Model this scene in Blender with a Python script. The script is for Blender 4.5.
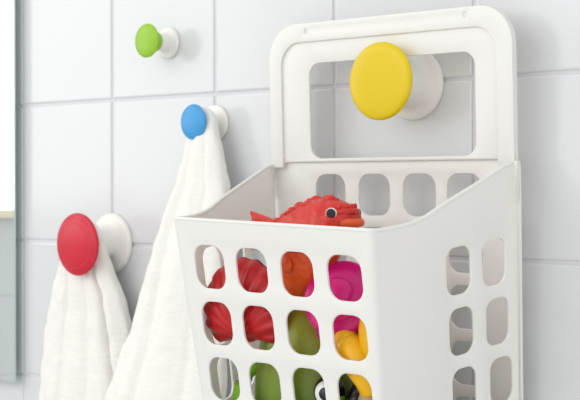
import bpy, bmesh, math, random
from mathutils import Vector, Matrix, noise

for o in list(bpy.data.objects):
    bpy.data.objects.remove(o)
S = bpy.context.scene
COL = S.collection
PI = math.pi

# ------------------------------------------------------------------ camera
TH = math.radians(41.4)
ZC = 1.277
CAM = Vector((ZC * math.sin(TH), -ZC * math.cos(TH), 1.5))
cd = bpy.data.cameras.new('camera')
cam = bpy.data.objects.new('camera', cd)
COL.objects.link(cam)
cam.location = CAM
cd.sensor_width = 36.0
cd.lens = 1379.0 * 36.0 / 580.0
cd.clip_start = 0.02
PITCH = math.atan(14.0 / 1379.0)
fwd = Vector((-math.sin(TH) * math.cos(PITCH), math.cos(TH) * math.cos(PITCH), -math.sin(PITCH)))
cam.rotation_euler = fwd.to_track_quat('-Z', 'Y').to_euler()
cd.dof.use_dof = True
cd.dof.focus_distance = 1.06
cd.dof.aperture_fstop = 18.0
S.camera = cam

# ------------------------------------------------------------------ light
W = bpy.data.worlds.new('daylit_room')
S.world = W
W.use_nodes = True
bg = W.node_tree.nodes['Background']
bg.inputs['Color'].default_value = (0.99, 0.99, 1.0, 1)
bg.inputs['Strength'].default_value = 0.85

ld = bpy.data.lights.new('window_daylight', 'AREA')
ld.shape = 'RECTANGLE'
ld.size = 1.35
ld.size_y = 0.85
ld.energy = 6.0
ld.color = (1.0, 0.985, 0.96)
lo = bpy.data.objects.new('window_daylight', ld)
COL.objects.link(lo)
lo.location = (-1.335, -1.02, 1.87)
lo.rotation_euler = (0, -PI / 2, 0)

# big soft fill lamp, added in front of the wall to brighten the basket
l2 = bpy.data.lights.new('added_front_fill', 'AREA')
l2.shape = 'RECTANGLE'
l2.size = 2.8
l2.size_y = 2.2
l2.energy = 23.0
l2.color = (1.0, 0.995, 0.98)
o2 = bpy.data.objects.new('added_front_fill', l2)
COL.objects.link(o2)
o2.location = (-0.9, -3.0, 2.5)
o2.rotation_euler = (Vector((0.1, 0, 1.45)) - Vector(o2.location)).to_track_quat('-Z', 'Y').to_euler()

S.view_settings.view_transform = 'Standard'
S.view_settings.look = 'None'
S.view_settings.gamma = 1.0
S.view_settings.use_curve_mapping = False
S.view_settings.exposure = 0.22


# ------------------------------------------------------------------ helpers
def lin(r, g, b):
    f = lambda c: (c / 255 / 12.92) if c / 255 <= 0.04045 else ((c / 255 + 0.055) / 1.055) ** 2.4
    return (f(r), f(g), f(b), 1.0)


def mat(name, col, rough=0.4, spec=0.5, metallic=0.0, sss=0.0, sss_r=(1, .5, .4), coat=0.0):
    m = bpy.data.materials.new(name)
    m.use_nodes = True
    p = m.node_tree.nodes['Principled BSDF']
    p.inputs['Base Color'].default_value = col
    p.inputs['Roughness'].default_value = rough
    p.inputs['Specular IOR Level'].default_value = spec
    p.inputs['Metallic'].default_value = metallic
    if sss:
        p.inputs['Subsurface Weight'].default_value = sss
        p.inputs['Subsurface Radius'].default_value = sss_r
        p.inputs['Subsurface Scale'].default_value = 0.004
    if coat:
        p.inputs['Coat Weight'].default_value = coat
        p.inputs['Coat Roughness'].default_value = 0.08
    return m


def bump(m, kind='noise', scale=400, strength=0.2, dist=0.0005, stretch=(1, 1, 1), detail=3):
    nt = m.node_tree
    p = nt.nodes['Principled BSDF']
    tc = nt.nodes.new('ShaderNodeTexCoord')
    mp = nt.nodes.new('ShaderNodeMapping')
    mp.inputs['Scale'].default_value = stretch
    nt.links.new(tc.outputs['Object'], mp.inputs['Vector'])
    if kind == 'noise':
        t = nt.nodes.new('ShaderNodeTexNoise')
        t.inputs['Scale'].default_value = scale
        t.inputs['Detail'].default_value = detail
        out = t.outputs['Fac']
    else:
        t = nt.nodes.new('ShaderNodeTexVoronoi')
        t.inputs['Scale'].default_value = scale
        out = t.outputs['Distance']
    nt.links.new(mp.outputs['Vector'], t.inputs['Vector'])
    b = nt.nodes.new('ShaderNodeBump')
    b.inputs['Strength'].default_value = strength
    b.inputs['Distance'].default_value = dist
    if p.inputs['Normal'].is_linked:
        src = p.inputs['Normal'].links[0].from_socket
        nt.links.new(src, b.inputs['Normal'])
    nt.links.new(out, b.inputs['Height'])
    nt.links.new(b.outputs['Normal'], p.inputs['Normal'])
    return m


def ramp_color(m, axis, lo_, hi_, c0, c1, distort=0.0, scale=60):
    """paint that blends from c0 to c1 along an object axis"""
    nt = m.node_tree
    p = nt.nodes['Principled BSDF']
    tc = nt.nodes.new('ShaderNodeTexCoord')
    sx = nt.nodes.new('ShaderNodeSeparateXYZ')
    nt.links.new(tc.outputs['Object'], sx.inputs[0])
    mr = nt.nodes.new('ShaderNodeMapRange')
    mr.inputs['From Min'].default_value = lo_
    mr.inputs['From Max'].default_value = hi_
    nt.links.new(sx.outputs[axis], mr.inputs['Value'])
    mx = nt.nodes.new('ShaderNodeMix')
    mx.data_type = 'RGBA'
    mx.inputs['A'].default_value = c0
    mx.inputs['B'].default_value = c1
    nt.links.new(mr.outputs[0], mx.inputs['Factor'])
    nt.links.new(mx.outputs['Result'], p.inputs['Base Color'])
    return m


def link(name, me, m=None, parent=None, smooth=True, angle=35):
    o = bpy.data.objects.new(name, me)
    COL.objects.link(o)
    if m:
        me.materials.append(m)
    if smooth:
        for f in me.polygons:
            f.use_smooth = True
        me.set_sharp_from_angle(angle=math.radians(angle))
    if parent:
        o.parent = parent
    return o


def from_bm(name, bm, m=None, parent=None, smooth=True, angle=35, recalc=True):
    if recalc:
        bmesh.ops.recalc_face_normals(bm, faces=bm.faces[:])
    me = bpy.data.meshes.new(name)
    bm.to_mesh(me)
    bm.free()
    return link(name, me, m, parent, smooth, angle)


def empty(name, loc, label, cat, group=None):
    o = bpy.data.objects.new(name, None)
    o.empty_display_size = 0.02
    COL.objects.link(o)
    o.location = loc
    o['label'] = label
    o['category'] = cat
    if group:
        o['group'] = group
    return o


def tag(o, label, cat, group=None):
    o['label'] = label
    o['category'] = cat
    if group:
        o['group'] = group


def structure(o):
    o['kind'] = 'structure'
    return o


def lathe(name, prof, m, parent, seg=64, axis='Y', M=None):
    """prof: list of (radius, position along axis)"""
    bm = bmesh.new()
    rings = []
    for r, y in prof:
        if r < 1e-6:
            rings.append([bm.verts.new((0, y, 0))])
        else:
            rings.append([bm.verts.new((r * math.cos(2 * PI * k / seg), y, r * math.sin(2 * PI * k / seg))) for k in range(seg)])
    for a, b in zip(rings, rings[1:]):
        for k in range(seg):
            k2 = (k + 1) % seg
            if len(a) == 1 and len(b) == 1:
                continue
            if len(a) == 1:
                bm.faces.new((a[0], b[k], b[k2]))
            elif len(b) == 1:
                bm.faces.new((a[k], b[0], a[k2]))
            else:
                bm.faces.new((a[k], b[k], b[k2], a[k2]))
    if M is not None:
        bmesh.ops.transform(bm, matrix=M, verts=bm.verts[:])
    return from_bm(name, bm, m, parent, angle=50)


def smooth_curve(pts, n=6):
    """Catmull-Rom through a list of tuples"""
    out = []
    P = [pts[0]] + list(pts) + [pts[-1]]
    for i in range(1, len(P) - 2):
        for k in range(n):
            t = k / n
            q = []
            for c in range(len(pts[0])):
                p0, p1, p2, p3 = P[i - 1][c], P[i][c], P[i + 1][c], P[i + 2][c]
                q.append(0.5 * (2 * p1 + (p2 - p0) * t + (2 * p0 - 5 * p1 + 4 * p2 - p3) * t * t + (3 * p1 - p0 - 3 * p2 + p3) * t ** 3))
            out.append(tuple(q))
    out.append(tuple(pts[-1]))
    return out


def interp(x, xs, ys):
    if x <= xs[0]:
        return ys[0]
    for i in range(len(xs) - 1):
        if x <= xs[i + 1]:
            t = (x - xs[i]) / (xs[i + 1] - xs[i])
            return ys[i] + (ys[i + 1] - ys[i]) * t
    return ys[-1]


def rrect(cx, cy, w, h, r, n=7, e=1.0):
    """rounded rectangle outline; sides slightly bowed for the moulded look"""
    pts = []
    for (sx, sy, a0) in ((1, 1, 0), (-1, 1, 90), (-1, -1, 180), (1, -1, 270)):
        for k in range(n + 1):
            a = math.radians(a0 + 90 * k / n)
            pts.append((cx + sx * (w / 2 - r) + r * math.cos(a), cy + sy * (h / 2 - r) + r * math.sin(a)))
    return pts


def inset(lp, w):
    """move a closed 2-D loop by w towards its left-hand side when counter-clockwise"""
    n = len(lp)
    out = []
    for i in range(n):
        p0, p1, p2 = Vector(lp[i - 1]), Vector(lp[i]), Vector(lp[(i + 1) % n])
        d1, d2 = (p1 - p0).normalized(), (p2 - p1).normalized()
        n1, n2 = Vector((-d1.y, d1.x)), Vector((-d2.y, d2.x))
        m = n1 + n2
        m = m / max(0.3, m.length_squared / 2)
        out.append((p1.x + m.x * w, p1.y + m.y * w))
    return out


def area2(lp):
    return sum(lp[i - 1][0] * lp[i][1] - lp[i][0] * lp[i - 1][1] for i in range(len(lp)))


def plate_into(bm, outline, holes, fn, th, ch=0.0007, sa=1.0, flat_outline=False):
    """flat plate with holes and softened edges: 2-D outlines filled, mapped by fn(a,b,depth).
    sa = metres per unit of the first parameter"""
    loops = []
    for k, lp in enumerate([outline] + holes):
        L = [(p[0] * sa, p[1]) for p in lp]
        q = []
        for p in L:
            if not q or (Vector(p) - Vector(q[-1])).length > 1e-5:
                q.append(p)
        if (Vector(q[0]) - Vector(q[-1])).length < 1e-5:
            q.pop()
        if (area2(q) < 0) != (k > 0):
            q = q[::-1]
        loops.append(q)
    prof_ = [(0.0, ch), (ch * .3, ch * .3), (ch, 0.0)]      # (inset, depth)
    t = bmesh.new()
    es = []
    base = []
    for k, lp in enumerate(loops):
        L = inset(lp, ch) if not (k == 0 and flat_outline) else lp
        vs = [t.verts.new((p[0], p[1], 0)) for p in L]
        base.append(vs)
        for i in range(len(vs)):
            es.append(t.edges.new((vs[i], vs[(i + 1) % len(vs)])))
    bmesh.ops.triangle_fill(t, use_beauty=True, use_dissolve=False, edges=es)
    t.verts.index_update()
    idx = [[v.index for v in vs] for vs in base]
    t.verts.ensure_lookup_table()
    A = [bm.verts.new(fn(v.co.x / sa, v.co.y, 0)) for v in t.verts]
    B = [bm.verts.new(fn(v.co.x / sa, v.co.y, th)) for v in t.verts]
    for f in t.faces:
        ix = [v.index for v in f.verts]
        bm.faces.new([A[i] for i in ix])
        bm.faces.new([B[i] for i in reversed(ix)])
    for k, lp in enumerate(loops):
        n = len(lp)
        if k == 0 and flat_outline:
            rings = [[A[i] for i in idx[k]], [B[i] for i in idx[k]]]
        else:
            mid = inset(lp, ch * .3)
            rings = [[A[i] for i in idx[k]],
                     [bm.verts.new(fn(p[0] / sa, p[1], ch * .3)) for p in mid],
                     [bm.verts.new(fn(p[0] / sa, p[1], ch)) for p in lp],
                     [bm.verts.new(fn(p[0] / sa, p[1], th - ch)) for p in lp],
                     [bm.verts.new(fn(p[0] / sa, p[1], th - ch * .3)) for p in mid],
                     [B[i] for i in idx[k]]]
        for r0, r1 in zip(rings, rings[1:]):
            for i in range(n):
                j = (i + 1) % n
                bm.faces.new((r0[i], r0[j], r1[j], r1[i]))
    t.free()


def tube_into(bm, pts, rad, seg=10, closed=False):
    pts = [Vector(p) for p in pts]
    rings = []
    n = len(pts)
    up = Vector((0, 0, 1))
    for i, p in enumerate(pts):
        d = (pts[min(i + 1, n - 1)] - pts[max(i - 1, 0)]).normalized()
        ref = up if abs(d.dot(up)) < 0.95 else Vector((1, 0, 0))
        s = d.cross(ref).normalized()
        u = s.cross(d).normalized()
        r = rad[i] if isinstance(rad, (list, tuple)) else rad
        rings.append([bm.verts.new(p + s * r * math.cos(2 * PI * k / seg) + u * r * math.sin(2 * PI * k / seg)) for k in range(seg)])
    for a, b in zip(rings, rings[1:]):
        for k in range(seg):
            bm.faces.new((a[k], a[(k + 1) % seg], b[(k + 1) % seg], b[k]))
    bm.faces.new(rings[0][::-1])
    bm.faces.new(rings[-1])


def ball_into(bm, c, r, M=None, u=20, v=14):
    res = bmesh.ops.create_uvsphere(bm, u_segments=u, v_segments=v, radius=1.0)
    m = Matrix.Translation(Vector(c)) @ (M or Matrix.Identity(4)) @ Matrix.Diagonal((r[0], r[1], r[2], 1))
    bmesh.ops.transform(bm, matrix=m, verts=res['verts'])
    return res['verts']


# ------------------------------------------------------------------ materials
M_tile = mat('glazed_tile', lin(217, 219, 220), 0.16, 0.5)
bump(M_tile, scale=14, strength=0.35, dist=0.0012, stretch=(1, 1, 0.45), detail=1)
M_grout = mat('grout', lin(218, 218, 222), 0.9, 0.2)
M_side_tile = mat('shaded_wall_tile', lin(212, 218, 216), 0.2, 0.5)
M_plastic = mat('white_moulded_plastic', lin(246, 250, 246), 0.38, 0.45, sss=0.0)
# thin polypropylene lets some light through
nt = M_plastic.node_tree
pb = nt.nodes['Principled BSDF']
outn = nt.nodes['Material Output']
tr = nt.nodes.new('ShaderNodeBsdfTranslucent')
tr.inputs['Color'].default_value = lin(255, 228, 219)
mxs = nt.nodes.new('ShaderNodeMixShader')
mxs.inputs[0].default_value = 0.20
nt.links.new(pb.outputs[0], mxs.inputs[1])
nt.links.new(tr.outputs[0], mxs.inputs[2])
nt.links.new(mxs.outputs[0], outn.inputs['Surface'])
bump(M_plastic, scale=25, strength=0.06, dist=0.001, detail=1)
M_knobwhite = mat('white_gloss_plastic', lin(241, 240, 235), 0.2, 0.5)
M_towel = mat('white_terry_cloth', lin(240, 238, 232), 0.95, 0.1)
M_towel.node_tree.nodes['Principled BSDF'].inputs['Sheen Weight'].default_value = 0.3
bump(M_towel, scale=420, strength=0.6, dist=0.0012, stretch=(1, 1, 1), detail=3)
bump(M_towel, scale=110, strength=0.45, dist=0.0018, stretch=(0.45, 0.45, 1.8), detail=1)

# ------------------------------------------------------------------ setting
def tiled_wall(name, u0, ku, z0, kz, pitch, to3, m_tile, m_grout, gap=0.0028, skip=None, seed=3):
    rnd = random.Random(seed)
    bm = bmesh.new()
    bev = 0.0022
    dep = 0.0016
    for i in range(ku):
        for j in range(kz):
            ua, ub = u0 + i * pitch + gap / 2, u0 + (i + 1) * pitch - gap / 2
            za, zb = z0 + j * pitch + gap / 2, z0 + (j + 1) * pitch - gap / 2
            if skip and skip((ua + ub) / 2, (za + zb) / 2):
                continue
            tx, tz = rnd.uniform(-.0015, .0015), rnd.uniform(-.0015, .0015)
            def V(u, z, d):
                dd = d + (u - (ua + ub) / 2) * tx + (z - (za + zb) / 2) * tz
                return bm.verts.new(to3(u, z, dd))
            loops = []
            for ins, d in ((0, dep + .0004), (bev * .15, dep * .45), (bev * .5, dep * .12), (bev, 0.0)):
                loops.append([V(ua + ins, za + ins, d), V(ub - ins, za + ins, d), V(ub - ins, zb - ins, d), V(ua + ins, zb - ins, d)])
            for a, b in zip(loops, loops[1:]):
                for k in range(4):
                    bm.faces.new((a[k], a[(k + 1) % 4], b[(k + 1) % 4], b[k]))
            bm.faces.new(loops[-1])
    ntile = len(bm.faces)
    # mortar bed behind the tiles
    if skip is None:
        us = [(u0, u0 + ku * pitch, z0, z0 + kz * pitch)]
    else:
        us = skip(None, None)
    for (a, b, c, d) in us:
        A = [bm.verts.new(to3(u, z, dep)) for u, z in ((a, c), (b, c), (b, d), (a, d))]
        B = [bm.verts.new(to3(u, z, 0.05)) for u, z in ((a, c), (b, c), (b, d), (a, d))]
        bm.faces.new(A)
        bm.faces.new(B[::-1])
        for k in range(4):
            bm.faces.new((A[k], B[k], B[(k + 1) % 4], A[(k + 1) % 4]))
    bm.faces.ensure_lookup_table()
    bm.normal_update()
    me = bpy.data.meshes.new(name)
    for f in bm.faces[ntile:]:
        f.material_index = 1
    bmesh.ops.recalc_face_normals(bm, faces=bm.faces[ntile:])
    # make sure tile faces look into the room
    c0 = Vector(to3(u0, z0, 0)); c1 = Vector(to3(u0, z0, 0.05))
    into = (c0 - c1).normalized()
    for f in bm.faces[:ntile]:
        if f.normal.dot(into) < 0:
            f.normal_flip()
    bm.to_mesh(me)
    bm.free()
    o = bpy.data.objects.new(name, me)
    COL.objects.link(o)
    me.materials.append(m_tile)
    me.materials.append(m_grout)
    return structure(o)


tiled_wall('wall_back', 0.0525 - 0.15 * 9, 16, -0.0605, 15, 0.15, lambda u, z, d: (u, d, z), M_tile, M_grout)

WX = -1.2975
def win_skip(u, z):
    if u is None:   # pieces of wall around the window opening  (u = -y)
        return [(0, 2.4, -0.0605, 1.4395), (0, 0.3, 1.4395, 2.1895), (1.8, 2.4, 1.4395, 2.1895)]
    return 0.3 < u < 1.8 and z > 1.4395
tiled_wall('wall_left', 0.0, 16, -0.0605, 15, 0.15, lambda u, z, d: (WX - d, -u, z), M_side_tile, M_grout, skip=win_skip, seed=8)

M_wood = mat('pale_painted_wood', lin(240, 230, 205), 0.4)
def box_into(bm, x0, x1, y0, y1, z0, z1):
    r = bmesh.ops.create_cube(bm, size=1)
    bmesh.ops.transform(bm, matrix=Matrix.Translation(((x0 + x1) / 2, (y0 + y1) / 2, (z0 + z1) / 2)) @ Matrix.Diagonal((x1 - x0, y1 - y0, z1 - z0, 1)), verts=r['verts'])
bm = bmesh.new()
box_into(bm, WX - 0.05, WX + 0.02, -1.8, -0.3, 1.4396, 1.455)
o = from_bm('trim_1', bm, M_wood, smooth=False); structure(o)
bm = bmesh.new()
box_into(bm, WX - 0.05, WX - 0.005, -1.8, -1.765, 1.4552, 2.1895)
box_into(bm, WX - 0.05, WX - 0.005, -0.335, -0.3, 1.4552, 2.1895)
o = from_bm('window_1', bm, M_wood, smooth=False); structure(o)

# floor far below (bathroom floor tiles)
bm = bmesh.new()
box_into(bm, WX - 0.05, 1.1, -2.4, 0.0, -0.11, -0.061)
M_floor = mat('floor_tile', lin(206, 206, 204), 0.35)
o = from_bm('floor', bm, M_floor, smooth=False); structure(o)

# ------------------------------------------------------------------ mirror
mir = empty('wall_mirror', (-0.39, -0.0045, 1.283), 'frameless glass wall mirror at the left edge with a pale green glass rim', 'mirror')
M_silver = mat('mirror_silvering', (0.93, 0.95, 0.95, 1), 0.015, 0.5, metallic=1.0)
M_glassedge = mat('green_glass_edge', lin(206, 226, 221), 0.1, 0.6)
M_clip = mat('mirror_backing_white', lin(225, 225, 225), 0.6)
MX = -0.3975
def local(o, base):
    return o
bm = bmesh.new()
box_into(bm, -0.95 + 0.39, MX + 0.39, -0.008, -0.0055, -0.001, 0.86)
o = from_bm('glass_sheet', bm, M_glassedge, mir, smooth=False)
o.data.materials.append(M_silver)
for f in o.data.polygons:
    if f.normal.y < -0.9:
        f.material_index = 1
bm = bmesh.new()
box_into(bm, -0.93 + 0.39, MX + 0.39 - 0.02, -0.0054, 0.0044, 0.03, 0.83)
from_bm('backing_board', bm, M_clip, mir, smooth=False)

# ------------------------------------------------------------------ knobs
def knob(px, pz, col, R, depth, label, boss, neck, base_r, dome=1.0, br=1.0):
    k = empty('mushroom_knob', (px, 0, pz), label, 'knob', None)
    m = mat('coloured_gloss_plastic', col, 0.3, 0.35)
    d = depth
    be = d * boss           # where the coloured cap ends and the white neck starts
    cap = [(0, -d - R * .13 * dome), (R * .3, -d - R * .123 * dome), (R * .55, -d - R * .10 * dome), (R * .66, -d - R * .086 * dome), (R * .70, -d - R * (.066 if dome == 1 else .08 * dome)), (R * .80, -d - R * .052 * dome), (R * .9, -d), (R * .965, -d + R * .03),
           (R, -d + R * .08), (R * .985, -d + R * .13), (R * .92, -d + R * .18), (R * .82, -d + R * .23), (R * .72, -d + R * .31), (R * .65 * br, -d + R * .42),
           (R * .61 * br, -d + R * .55), (R * .585 * br, -be - 0.0006), (R * .57 * br, -be), (0, -be)]
    cap = smooth_curve(cap[:-3], 4) + cap[-3:]
    lathe('knob_cap', cap, m, k)
    bt = 0.0055 * (R / .0325) ** .5
    base = [(0, -be + .0002), (neck * .97, -be + .0002), (neck * .97, -be * .6), (neck * 1.0, -bt * 2.0), (neck * 1.12, -bt * 1.35), (neck * 1.3, -bt * 1.06),
            (base_r * .86, -bt), (base_r * .95, -bt * .9), (base_r, -bt * .55), (base_r, -0.0008), (base_r * .95, -0.0008), (base_r * .95, 0.0), (0, 0)]
    lathe('wall_base', base, M_knobwhite, k)
    return k


knob(-0.1620, 1.6434, lin(146, 194, 44), 0.0168, 0.0312, 'small lime green mushroom knob, the topmost, mounted alone on the tiles', 0.56, .0085, .0160)
knob(0.1425, 1.5872, lin(222, 194, 10), 0.0325, 0.0508, 'large yellow mushroom knob holding up the white basket', 0.64, .0200, .0308, 0.35)
knob(-0.0958, 1.5612, lin(66, 154, 212), 0.0170, 0.0322, 'small blue mushroom knob with a white towel hanging from it', 0.76, .0080, .0176, 1.0, .84)
knob(-0.2470, 1.4405, lin(204, 36, 56), 0.0320, 0.0500, 'large red mushroom knob with a towel hanging at the left', 0.74, .0155, .0312, 1.0, .84)

# ------------------------------------------------------------------ towels
def towel(name, neck, rneck, yc, ztop, zbot, Lf, Rf, dfun, folds, label, seed):
    """hollow hanging cloth: a closed pleated sleeve gathered over the knob's neck"""
    t_ = bmesh.new()
    NR, NC = 150, 200
    rows = []
    for i in range(NR + 1):
        s = i / NR
        z = ztop + (zbot - ztop) * (s ** 1.15)
        xl, xr = Lf(z), Rf(z)
        hang = max(0.0, min(1.0, (ztop - z) / 0.02))
        rnd = math.sqrt(max(0.0, 1 - (1 - hang) ** 2))
        cx, hw = (xl + xr) / 2, (xr - xl) / 2 * (0.03 + 0.97 * rnd)
        hd = dfun(z) * (0.05 + 0.95 * rnd)
        A = max(0.0, min(1.0, (ztop - z) / 0.09))
        row = []
        for j in range(NC):
            ph = 2 * PI * j / NC
            c, sn = math.cos(ph), math.sin(ph)
            x = cx - hw * (abs(c) ** 0.85) * (1 if c >= 0 else -1)
            y = yc(z) + hd * (abs(sn) ** 0.7) * (-1 if sn >= 0 else 1)
            u = (x - xl) / max(1e-5, (xr - xl))
            edge = min(1.0, 4 * max(0, u) * max(0, 1 - u) * 1.6)
            off = 0
            for (uf, wd, am, dr) in folds:
                uu = uf + dr * (ztop - z)
                q = (u - uu) / wd
                off += am * math.exp(-q * q)
            y -= (off * (1 if sn >= 0 else -0.6)) * A * edge * 0.01
            n = noise.noise(Vector((x * 22 + seed, y * 22, z * 9)))
            n2 = noise.noise(Vector((x * 90, y * 90 + seed, z * 60)))
            x += n * 0.0028 * A + n2 * 0.0014
            y += n2 * 0.0011 + n * 0.002 * A
            y = min(y, -0.0025)
            row.append(t_.verts.new((x, y, z + n2 * 0.0003)))
        rows.append(row)
    for a, b in zip(rows, rows[1:]):
        for j in range(NC):
            t_.faces.new((a[j], a[(j + 1) % NC], b[(j + 1) % NC], b[j]))
    t_.faces.new(rows[0])
    # rolled hem: close the lower end
    t_.faces.new(rows[-1][::-1])
    o = from_bm(name, t_, M_towel, None, angle=80)
    tag(o, label, 'towel')
    return o


# silhouettes in metres on the wall
rL = lambda z: interp(-z, [-1.475, -1.44, -1.42, -1.39, -1.3475, -1.272, -1.0], [-0.277, -0.282, -0.2965, -0.3100, -0.3260, -0.340, -0.365])
rR = lambda z: interp(-z, [-1.475, -1.44, -1.423, -1.4, -1.3857, -1.362, -1.28, -1.0], [-0.237, -0.231, -0.223, -0.2100, -0.204, -0.197, -0.182, -0.165])
towel('towel', None, .0165, lambda z: interp(-z, [-1.47, -1.42, -1.34], [-0.0300, -0.027, -0.0200]), 1.4655, 1.08, rL, rR,
      lambda z: interp(-z, [-1.47, -1.42, -1.35, -1.1], [0.010, 0.0120, 0.0130, 0.014]),
      [(0.16, .10, .2, .1), (0.33, .030, -.3, -.25), (0.46, .09, .25, -.2), (0.60, .026, -.25, -.25), (0.70, .05, .3, .05), (0.765, .020, -2.0, .3), (.88, .07, .4, .1)],
      'white terry towel hanging from the large red knob', 1.0)
bL = lambda z: interp(-z, [-1.58, -1.555, -1.542, -1.524, -1.488, -1.4475, -1.357, -1.2835, -1.0], [-0.114, -0.112, -0.1115, -0.1150, -0.1270, -0.138, -0.163, -0.1970, -0.26])
bR = lambda z: interp(-z, [-1.58, -1.555, -1.541, -1.513, -1.503, -1.45, -1.35, -1.0], [-0.078, -0.074, -0.0680, -0.0600, -0.0560, -0.046, -0.036, -0.02])
towel('towel', None, .0092, lambda z: interp(-z, [-1.575, -1.50, -1.42, -1.30], [-0.0205, -0.025, -0.042, -0.054]), 1.5765, 1.08, bL, bR,
      lambda z: interp(-z, [-1.575, -1.54, -1.45, -1.1], [0.0065, 0.010, 0.015, 0.018]),
      [(0.14, .07, .3, .3), (0.30, .045, -.25, .1), (0.5, .12, .3, 0), (0.72, .04, -.2, .05)],
      'white terry towel hanging from the small blue knob, beside the basket', 7.0)

# ------------------------------------------------------------------ basket
bk = empty('hanging_basket', (0.135, -0.09, 1.245), 'white perforated plastic basket of bath toys hung by its back frame from the yellow knob', 'basket')
BO = Vector((0.135, -0.09, 1.245))
XM = 0.135
ZB = 1.245
yf = lambda z: -0.18 + (1.471 - z) * 0.162
hwf = lambda z: 0.1011 - (1.471 - z) * 0.0613        # half width at the front
yb = lambda z: -0.0314 + (1.518 - z) * 0.035
hwb = lambda z: 0.1288 - (1.518 - z) * 0.0077         # half width at the back
RC = 0.0042
XO = lambda s: -0.0025 if s < 0 else 0.0
TW = 0.0024
roll = lambda x: -0.028 * (x - XM)                    # rim sits slightly askew

def P(x, y, z):
    return Vector((x, y, z)) - BO

def side_pt(t, z, s, ins=0.0):
    """t=0 front corner, t=1 back corner; s=+1 right / -1 left"""
    a = Vector((XM + s * hwf(z) - (0.0025 if s < 0 else 0), yf(z), z))
    b = Vector((XM + s * hwb(z), yb(z), z))
    p = a.lerp(b, t)
    p.x += s * 0.0012 * math.sin(PI * min(1, max(0, t)))
    n = Vector((s * (b.y - a.y), -s * (b.x - a.x) if s > 0 else (b.x - a.x), 0)).normalized()
    if n.x * s < 0:
        n = -n
    return p - n * ins

# front panel ---------------------------------------------------------------
holes = []
for r in range(4):
    for cx in (0.0688, 0.1137, 0.1598, 0.2055):
        z = 1.4338 - 0.0450 * r
        sc = 1.0 - .012 * r
        cxx = XM + (cx - XM) * (1.012 - 0.012 * r)
        holes.append(rrect(cxx, z, 0.0325, 0.0345, 0.0112))
def front_fn(x, z, d):
    return P(x, yf(z) + d, z)
zt = lambda x: 1.4708 + roll(x)
# the sheared window outlines follow the askew rim near the top
def shear(lp):
    return [(x, z + roll(x) * max(0.0, (z - 1.33) / 0.14) - 0.0000) for x, z in lp]
holes = [shear(h) for h in holes]
xl_t, xr_t = XM - hwf(1.471) + RC - .0025, XM + hwf(1.471) - RC
xl_b, xr_b = XM - hwf(ZB) + RC - .0025, XM + hwf(ZB) - RC
bm = bmesh.new()
plate_into(bm, [(xl_b, ZB), (xr_b, ZB), (xr_t, zt(xr_t)), (xl_t, zt(xl_t))], holes, front_fn, TW, flat_outline=True)
o = from_bm('front_panel', bm, M_plastic, bk)

# rounded corners + side panels ---------------------------------------------
prof = [(-0.172, 1.4708), (-0.1608, 1.4718), (-0.149, 1.4732), (-0.1374, 1.4758), (-0.1256, 1.4800), (-0.1073, 1.4888), (-0.0761, 1.5020), (-0.0444, 1.5155), (-0.0356, 1.5180), (-0.029, 1.5180)]
prof = smooth_curve(prof, 4)
def t_of(y, z):
    return (y - yf(z)) / (yb(z) - yf(z))
t0 = lambda z: RC / 0.15
side_holes = [[(0.6350, 1.4360), (0.8840, 1.4413)]]
for s, nm in ((1, 'side_panel'), (-1, 'side_panel')):
    bm = bmesh.new()
    top = [(t_of(y, z), z + (roll(XM + s * .1) * (1 - min(1, max(0, t_of(y, z)))))) for y, z in prof]
    t0v = RC / 0.15
    top = [(t, z) for t, z in top if t > t0v + .01 and t <= 0.998]
    zr = 1.4708 + roll(XM + s * hwf(1.471))
    outl = [(t0v, ZB), (1.0, ZB), (1.0, 1.518)] + top[::-1] + [(t0v, zr)]
    hs = []
    for r in range(4):
        for c in ((0, 1) if s > 0 else (-1, 0, 1)):
            y = -0.0918 + 0.0374 * c + 0.0056 * r
            z = 1.4360 - 0.0463 * r + 0.0053 * c
            tc = t_of(y, z) + 0.0 * r
            lp = rrect(0, 0, 0.0262, 0.0362, 0.0095)
            hs.append([(tc + (p[0] - .0003) / 0.150, z + p[1] + p[0] * 0.14) for p in lp])
    plate_into(bm, outl, hs, lambda t, z, d: side_pt(t, z, s, d) - BO, TW, sa=0.15, flat_outline=True)
    o = from_bm(nm, bm, M_plastic, bk)
    # corner strip, rounded, from the front tangent to the side tangent
    bm = bmesh.new()
    N = 8
    def corner(z, k, d):
        A = Vector((XM + s * (hwf(z) - RC) + XO(s), yf(z), z))
        K = Vector((XM + s * hwf(z) + XO(s), yf(z), z))
        B = side_pt(t0v, z, s, 0)
        q = k / N
        p = A * (1 - q) ** 2 + K * 2 * q * (1 - q) + B * q * q
        p = p
        tg = (K - A) * (1 - q) + (B - K) * q
        n = Vector((tg.y, -tg.x, 0)).normalized()
        if n.dot(Vector((s, -1, 0))) < 0:
            n = -n
        return p - n * d - BO
    nz = 10
    G = [[[bm.verts.new(corner(ZB + (zr - ZB) * j / nz, k, d)) for d in (0, TW)] for j in range(nz + 1)] for k in range(N + 1)]
    for k in range(N):
        for j in range(nz):
            for d in (0, 1):
                bm.faces.new((G[k][j][d], G[k + 1][j][d], G[k + 1][j + 1][d], G[k][j + 1][d]))
        for j in (0, nz):
            bm.faces.new((G[k][j][0], G[k + 1][j][0], G[k + 1][j][1], G[k][j][1]))
    for k in (0, N):
        for j in range(nz):
            bm.faces.new((G[k][j][0], G[k][j][1], G[k][j + 1][1], G[k][j + 1][0]))
    from_bm('corner', bm, M_plastic, bk)

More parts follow.
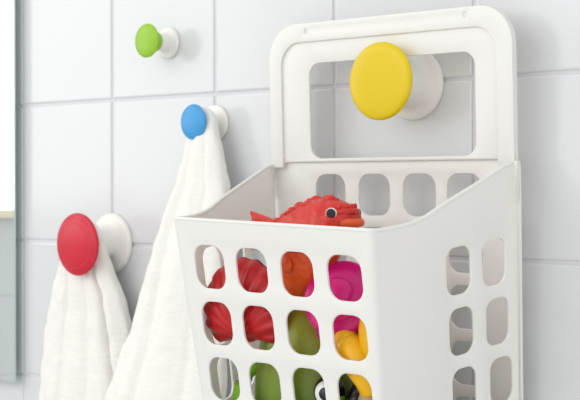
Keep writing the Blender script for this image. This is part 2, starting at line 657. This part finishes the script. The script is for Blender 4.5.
# rim bead along the whole open edge
path = []
topR = [(t_of(y, z), z + roll(XM + .1) * (1 - min(1, max(0, t_of(y, z))))) for y, z in prof]
topL = [(t_of(y, z), z + roll(XM - .1) * (1 - min(1, max(0, t_of(y, z))))) for y, z in prof]
for t, z in reversed([q for q in topL if RC / .15 < q[0] < 0.985]):
    path.append(side_pt(t, z, -1, TW / 2) - BO)
zc = 1.471
for s in (-1, 1):
    pts = []
    for k in range(9):
        z = 1.4708 + roll(XM + s * .1)
        A = Vector((XM + s * (hwf(z) - RC) + XO(s), yf(z) + TW / 2, z)); B = side_pt(RC / .15, z, s, TW / 2)
        K = Vector((XM + s * (hwf(z) - TW / 2) + XO(s), yf(z) + TW / 2, z))
        q = k / 8
        pts.append(A * (1 - q) ** 2 + K * 2 * q * (1 - q) + B * q * q - BO)
    path += pts[::-1] if s < 0 else pts
for t, z in [q for q in topR if RC / .15 < q[0] < 0.985]:
    path.append(side_pt(t, z, 1, TW / 2) - BO)
bm = bmesh.new()
tube_into(bm, path, 0.0017, 10)
from_bm('rim', bm, M_plastic, bk, angle=60)

# back frame with the handle opening -----------------------------------------
def back_fn(off):
    return lambda x, z, d: P(x, yb(z) + off + d, z)
def arch(x0, x1, z0, z1, r, n=10):
    pts = [(x0, z0), (x1, z0)]
    for k in range(n + 1):
        a = PI / 2 * k / n
        pts.append((x1 - r + r * math.cos(a), z1 - r + r * math.sin(a)))
    for k in range(n + 1):
        a = PI / 2 + PI / 2 * k / n
        pts.append((x0 + r + r * math.cos(a), z1 - r + r * math.sin(a)))
    return pts
bm = bmesh.new()
# raised outer flange: an arch-shaped band
outer = arch(0.0075, 0.2632, 1.5165, 1.6432, 0.031)
inner = arch(0.0215, 0.2480, 1.5165, 1.6268, 0.021)
band = outer + [(x, z) for x, z in reversed(inner[2:])]
band = [(0.2480, 1.5165), (0.2632, 1.5165)] + outer[2:] + [(0.0075, 1.5165), (0.0215, 1.5165)] + inner[2:][::-1]
pinh = [[(px + 0.0022 * math.cos(a * PI / 6), pz + 0.0022 * math.sin(a * PI / 6)) for a in range(12)] for px, pz in ((0.0519, 1.6358), (0.2194, 1.6371))]
plate_into(bm, band, pinh, back_fn(-0.0025), 0.0025)
# thin return wall of the flange towards the wall side
band2 = [(0.2608, 1.5165), (0.2632, 1.5165)] + outer[2:] + [(0.0075, 1.5165), (0.0099, 1.5165)] + arch(0.0099, 0.2608, 1.5165, 1.6408, 0.029)[2:][::-1]
plate_into(bm, band2, [], back_fn(0.0), 0.0045)
o = from_bm('frame_flange', bm, M_plastic, bk)
bm = bmesh.new()
plate_into(bm, arch(0.0210, 0.2485, 1.5215, 1.6273, 0.021), [rrect(0.1396, 1.5660, 0.1740, 0.0835, 0.0115)], back_fn(-0.0003), 0.0026)
o = from_bm('handle_plate', bm, M_plastic, bk)
# small plugs behind the two screw marks
M_mark = mat('plastic_mark', lin(222, 220, 216), .5)
for px, pz in ((0.0519, 1.6358), (0.2194, 1.6371)):
    bm = bmesh.new()
    c = P(px, yb(pz) - 0.0006, pz)
    res = bmesh.ops.create_cone(bm, cap_ends=True, segments=20, radius1=.0024, radius2=.0024, depth=.0022)
    bmesh.ops.transform(bm, matrix=Matrix.Translation(c) @ Matrix.Rotation(PI / 2, 4, 'X'), verts=res['verts'])
    from_bm('screw_plug', bm, M_mark, bk)

# back panel with windows ------------------------------------------------------
hs = []
for r in range(5):
    for cx in (0.0714, 0.1199, 0.1672, 0.2120):
        z = 1.4925 - 0.0455 * r
        hs.append(rrect(cx, z, 0.0335, 0.0355, 0.0112))
bm = bmesh.new()
plate_into(bm, [(0.0072, ZB), (0.2628, ZB), (0.2650, 1.5165), (0.2485, 1.5215), (0.0215, 1.5215), (0.0052, 1.5165)], hs, back_fn(0.0030), 0.0024)
o = from_bm('back_panel', bm, M_plastic, bk)
# ledge line between handle plate and panel
bm = bmesh.new()
tube_into(bm, [P(0.0220, yb(1.522) + .0012, 1.5222), P(0.2478, yb(1.522) + .0012, 1.5222)], 0.0013, 8)
from_bm('ledge', bm, M_plastic, bk)
# corner tabs where side panels clip to the frame
for s in (-1, 1):
    bm = bmesh.new()
    z0, z1 = 1.490, 1.5195
    x = XM + s * 0.1285
    vs = []
    for (z, w) in ((z0, .0008), (z1, .0034)):
        y = yb(z)
        for dx, dy in ((-w, -.004), (w, -.004), (w, .001), (-w, .001)):
            vs.append(bm.verts.new(P(x + dx, y + dy, z)))
    for f in ((0, 1, 2, 3), (7, 6, 5, 4), (0, 4, 5, 1), (1, 5, 6, 2), (2, 6, 7, 3), (3, 7, 4, 0)):
        bm.faces.new([vs[i] for i in f])
    from_bm('clip_tab', bm, M_plastic, bk, smooth=False)

# basket floor
bm = bmesh.new()
z = ZB
outl = [(XM - hwf(z), yf(z)), (XM + hwf(z), yf(z)), (XM + hwb(z), yb(z) + .003), (XM - hwb(z), yb(z) + .003)]
plate_into(bm, outl, [], lambda x, y, d: P(x, y, ZB - .003 + d), 0.003)
from_bm('basket_floor', bm, M_plastic, bk, smooth=False)

# ------------------------------------------------------------------ toys
def loft(bm, secs, seg=32, crest=None):
    """secs: (x, y, ztop, zbot, halfthick) cross-sections along x; superellipse sections"""
    rings = []
    for (x, y, zt_, zb_, h) in secs:
        cz, rz = (zt_ + zb_) / 2, (zt_ - zb_) / 2
        rings.append([bm.verts.new((x, y + h * math.cos(2 * PI * k / seg), cz + rz * math.sin(2 * PI * k / seg))) for k in range(seg)])
    for a, b in zip(rings, rings[1:]):
        for k in range(seg):
            bm.faces.new((a[k], a[(k + 1) % seg], b[(k + 1) % seg], b[k]))
    bm.faces.new(rings[0][::-1])
    bm.faces.new(rings[-1])


def rubber(name, col, r=0.35):
    m = mat(name, col, r, 0.4, sss=0.15, sss_r=(1, .3, .2))
    return m


M_fish = rubber('red_orange_rubber', lin(214, 40, 26))
ramp_color(M_fish, 2, -0.030, 0.024, lin(222, 96, 28), lin(204, 44, 36))
bump(M_fish, 'voronoi', 210, 0.6, 0.0012)
M_fish2 = rubber('dark_red_rubber', lin(186, 24, 30))
bump(M_fish2, 'noise', 160, 0.35, 0.0012, stretch=(.25, 1, 1), detail=1)
M_black = mat('black_paint', lin(24, 22, 28), 0.25)
M_whitep = mat('white_paint', lin(240, 240, 236), 0.3)
M_lip = rubber('orange_rubber', lin(222, 92, 44))


def make_fish(loc, label, mbody, mlip):
    f = empty('toy_fish', loc, label, 'bath toy')
    # body, head towards +x, centred on the origin
    secs = smooth_curve([(-0.031, 0, .0100, -.0030, .0030), (-0.029, 0, .0110, -.0080, .0055), (-0.022, 0, .0145, -.0270, .0120), (-0.012, 0, .0225, -.0400, .0180),
            (0.004, 0, .0310, -.0420, .0215), (0.020, 0, .0355, -.0300, .0220), (0.033, 0, .0352, -.0120, .0210), (0.043, 0, .0335, .0020, .0190), (0.049, 0, .0300, .0085, .0150), (0.0525, 0, .0275, .0110, .0115)], 4)
    bm = bmesh.new()
    loft(bm, secs, 40)
    for v in bm.verts:   # knobbly scaly skin
        n = noise.noise(v.co * 130) * .0012
        if v.co.z > 0.004 and v.co.x < 0.035:
            n += abs(noise.noise(v.co * 260)) * .0022
        v.co.z += n
        v.co.y += n * (1 if v.co.y > 0 else -1)
    from_bm('body', bm, mbody, f, angle=180)
    # dorsal crest: overlapping little spikes along the back
    bm = bmesh.new()
    for i in range(12):
        x = -0.019 + i * 0.0050
        zt_ = interp(x, [s_[0] for s_ in secs], [s_[2] for s_ in secs])
        r = .0034 + .0012 * math.sin(i * 2.1)
        ball_into(bm, (x, 0.001 * math.sin(i * 3), zt_ - .0006), (r * 1.1, r * 1.1, r * .9), Matrix.Rotation(-.5, 4, 'Y'), 12, 8)
        for sy in (-1, 1):
            ball_into(bm, (x - .002, sy * .007, zt_ - .0035), (r, r * .8, r * .7), None, 12, 8)
    from_bm('crest', bm, mbody, f, angle=180)
    # tail fin
    bm = bmesh.new()
    n = 12
    rows = []
    for i in range(9):
        q = i / 8
        x = -0.020 - 0.0285 * q
        hw = 0.0075 + 0.0080 * q ** .4
        zc_ = 0.0060 + 0.0040 * q
        row = []
        for j in range(n + 1):
            w = j / n * 2 - 1
            xx = x - 0.001 * q * (w * w) + .003 * q * (1 - abs(w)) * 1.2
            th_ = 0.0026 * (1 - .6 * q) * (1 - .7 * w * w) + .0005 + .0004 * math.cos(w * 14)
            row.append((xx, th_, zc_ + hw * w))
        rows.append(row)
    F_ = [[bm.verts.new((x, -t, z)) for x, t, z in r] for r in rows]
    B_ = [[bm.verts.new((x, t, z)) for x, t, z in r] for r in rows]
    for i in range(8):
        for j in range(n):
            bm.faces.new((F_[i][j], F_[i + 1][j], F_[i + 1][j + 1], F_[i][j + 1]))
            bm.faces.new((B_[i][j], B_[i][j + 1], B_[i + 1][j + 1], B_[i + 1][j]))
    for i in range(8):
        for j in (0, n):
            bm.faces.new((F_[i][j], B_[i][j], B_[i + 1][j], F_[i + 1][j]))
    for j in range(n):
        for i in (0, 8):
            bm.faces.new((F_[i][j], F_[i][j + 1], B_[i][j + 1], B_[i][j]))
    from_bm('tail_fin', bm, mbody, f, angle=60)
    # pectoral fins
    for s in (-1, 1):
        bm = bmesh.new()
        ball_into(bm, (-0.002, s * .0195, -.012), (.014, .0022, .008), Matrix.Rotation(s * .25, 4, 'Z') @ Matrix.Rotation(.5, 4, 'Y'), 20, 10)
        from_bm('pectoral_fin', bm, mbody, f, angle=180)
    # lips
    bm = bmesh.new()
    tube_into(bm, smooth_curve([(.045, .012, .0180), (.0530, .0085, .0175), (.0575, 0, .0175), (.0530, -.0085, .0175), (.045, -.012, .0180)], 6), .0033, 12)
    from_bm('lower_lip', bm, mlip, f, angle=180)
    bm = bmesh.new()
    tube_into(bm, smooth_curve([(.044, .0125, .0245), (.0495, .009, .0255), (.0520, 0, .0262), (.0495, -.009, .0255), (.044, -.0125, .0245)], 6), .0028, 12)
    for k in range(5):
        a = -1 + k * .5
        ball_into(bm, (.0505 - .004 * a * a, a * .010, .0290), (.0022, .0016, .0034), Matrix.Rotation(.4, 4, 'Y'), 10, 8)
    from_bm('upper_lip', bm, mbody, f, angle=180)
    # eyes
    for s in (-1, 1):
        e = lathe('eye', [(0, -.0016), (.0029, -.0014), (.0041, -.0002), (.0043, .002), (0, .003)], M_whitep, f, 28)
        e.location = (.0440, s * .0172, .0247)
        e.rotation_euler = (0, 0, 0.45 if s < 0 else PI - 0.45)
        p = lathe('pupil', [(0, -.0022), (.0030, -.0019), (.0037, -.0008), (.0037, .0005), (0, .001)], M_black, e, 24)
    return f


fish = make_fish((0.1310, -0.138, 1.4545), 'red orange rubber fish, eye and back showing above the basket rim', M_fish, M_lip)
fish.rotation_euler = (0.0, 0.0, 0.06)
# ribbed scallop shell leaning inside the left part of the basket
shell = empty('toy_seashell', (0.081, -0.1480, 1.4080), 'dark red ribbed seashell toy behind the left openings of the basket front', 'bath toy')
bm = bmesh.new()
NA, NR2 = 120, 14
apex = Vector((.002, 0, -.030))
for side in (-1, 1):
    G = []
    for i in range(NR2 + 1):
        q = i / NR2
        row = []
        for k in range(NA + 1):
            w = k / NA * 2 - 1
            ang = math.radians(93) + w * math.radians(98)
            L = .064 * (1 - .50 * abs(w) ** 2.6)
            scal = 1 + .012 * math.cos(w * 40) * q
            x = apex.x + math.cos(ang) * L * q * scal * .92
            z = apex.z + math.sin(ang) * L * q * scal
            th_ = .0125 * math.sin(PI * min(1, q * .97 + .03)) ** .6 * (1 - abs(w) ** 4) + .0012 * math.cos(w * 40) * q + .0012
            row.append(bm.verts.new((x, side * max(.0004, th_ if i < NR2 else .0008), z)))
        G.append(row)
    for i in range(NR2):
        for k in range(NA):
            bm.faces.new((G[i][k], G[i][k + 1], G[i + 1][k + 1], G[i + 1][k]))
bmesh.ops.remove_doubles(bm, verts=bm.verts[:], dist=.0009)
from_bm('ribbed_body', bm, M_fish2, shell, angle=180)
bm = bmesh.new()
ball_into(bm, apex + Vector((0, 0, .001)), (.013, .005, .005), None, 20, 12)
from_bm('hinge', bm, M_fish2, shell, angle=180)

# magenta stacking cup, seen from its stepped base
cup = empty('toy_cup', (0.166, -0.142, 1.407), 'magenta ringed bath cup behind the upper right openings of the basket front', 'bath toy')
M_mag = rubber('magenta_plastic', lin(216, 24, 128), 0.28)
pr = [(0, -.0075), (.0105, -.0072), (.0120, -.0062), (.0130, -.0035), (.0150, -.0030), (.0195, -.0030), (.0210, -.0020), (.0218, .0012), (.0235, .0020), (.0275, .0024), (.0295, .0045), (.0305, .010), (.0325, .030), (.0340, .0305), (.0345, .033),
      (.033, .034), (.031, .031), (.0285, .006), (.018, .004), (0, .002)]
lathe('cup_shell', pr, M_mag, cup, 72)
cup.rotation_euler = (math.radians(-24), 0, math.radians(20))
cup.location = (0.1760, -0.1440, 1.4170)

# green frog ---------------------------------------------------------------------
fr = empty('toy_frog', (0.119, -0.116, 1.249), 'olive green rubber frog with a ringed eye low in the basket', 'bath toy')
M_frog = rubber('green_rubber', lin(98, 128, 22), 0.3)
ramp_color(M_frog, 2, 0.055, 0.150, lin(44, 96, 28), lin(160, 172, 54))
M_froglight = rubber('bright_green_rubber', lin(118, 176, 30), 0.35)
bm = bmesh.new()
tube_prof = smooth_curve([(0.001, .0), (.026, .0015), (.037, .012), (.0415, .040), (.0425, .072), (.041, .100), (.036, .124), (.026, .141), (.012, .149), (.001, .150)], 4)
seg = 40
rings = []
for r, z in tube_prof:
    rings.append([bm.verts.new((r * 1.06 * math.cos(2 * PI * k / seg), r * .84 * math.sin(2 * PI * k / seg), z * 1.06)) for k in range(seg)])
for a, b in zip(rings, rings[1:]):
    for k in range(seg):
        bm.faces.new((a[k], a[(k + 1) % seg], b[(k + 1) % seg], b[k]))
bm.faces.new(rings[0][::-1]); bm.faces.new(rings[-1])
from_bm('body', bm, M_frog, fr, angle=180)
for s in (-1, 1):
    bm = bmesh.new()
    tube_into(bm, smooth_curve([(s * .030, -.010, .110), (s * .046, -.020, .098), (s * .052, -.022, .075), (s * .047, -.026, .050), (s * .046, -.030, .044)], 5), [.006] * 6 + [.0065] * 6 + [.005] * 8 + [.006], 14)
    from_bm('arm', bm, M_froglight, fr, angle=180)
    bm = bmesh.new()
    tube_into(bm, smooth_curve([(s * .026, -.004, .02), (s * .038, -.016, .028), (s * .032, -.026, .008), (s * .036, -.034, .0065)], 5), [.010] * 6 + [.009] * 5 + [.0062] * 5, 14)
    from_bm('leg', bm, M_frog, fr, angle=180)
    bm = bmesh.new()
    ball_into(bm, (0, 0, 0), (.0128, .0105, .0128))
    e = from_bm('eye', bm, M_black, fr, angle=180)
    e.location = (.0440, -.0225, .0915) if s > 0 else (.030, .0240, .0925)
    e.rotation_euler = (0, 0, .35 if s > 0 else 2.6)
    lathe('eye_ring', [(0, -.0112), (.0045, -.0108), (.0088, -.0084), (.0100, -.0062), (.0098, -.004), (0, -.003)], M_whitep, e, 32)
    lathe('pupil', [(0, -.0122), (.0034, -.0118), (.0052, -.0104), (.005, -.0085), (0, -.008)], M_black, e, 28)

# yellow and black toy bird ---------------------------------------------------------
bd = empty('toy_bird', (0.191, -0.117, 1.249), 'black toy bird with a big yellow beak pointing up at the lower right', 'bath toy')
M_yel = rubber('yellow_rubber', lin(244, 188, 12), 0.3)
M_tan = rubber('tan_rubber', lin(176, 152, 112), 0.45)
bm = bmesh.new()
ball_into(bm, (-.002, 0, .054), (.024, .031, .054), None, 32, 24)
from_bm('body', bm, M_black, bd, angle=180)
bm = bmesh.new()
ball_into(bm, (.0135, -.0190, .082), (.0125, .0140, .026), Matrix.Rotation(.1, 4, 'Y'), 28, 20)
from_bm('belly', bm, M_tan, bd, angle=180)
bm = bmesh.new()
tube_into(bm, smooth_curve([(.016, -.020, .098), (.014, -.024, .108), (.006, -.0265, .118), (-.003, -.0270, .128), (-.007, -.0270, .133)], 5), [.0125 + .0022 * math.sin(k / 20 * PI) - .00012 * k for k in range(21)], 18)
ball_into(bm, (-.0075, -.0270, .1335), (.0102, .0102, .0102), None, 18, 12)
from_bm('lower_beak', bm, M_yel, bd, angle=180)
bm = bmesh.new()
tube_into(bm, smooth_curve([(.020, -.012, .098), (.020, -.018, .112), (.018, -.022, .128), (.014, -.025, .144), (.010, -.027, .155)], 5), [.012] * 10 + [.0118, .0115, .011, .0105, .0098, .009, .008, .0066, .005, .0034, .0018], 18)
from_bm('upper_beak', bm, M_yel, bd, angle=180)
for s_ in (-1, 1):
    bm = bmesh.new()
    ball_into(bm, (s_ * .022, .004, .045), (.006, .018, .030), Matrix.Rotation(s_ * -.15, 4, 'Y'), 20, 14)
    from_bm('wing', bm, M_black, bd, angle=180)
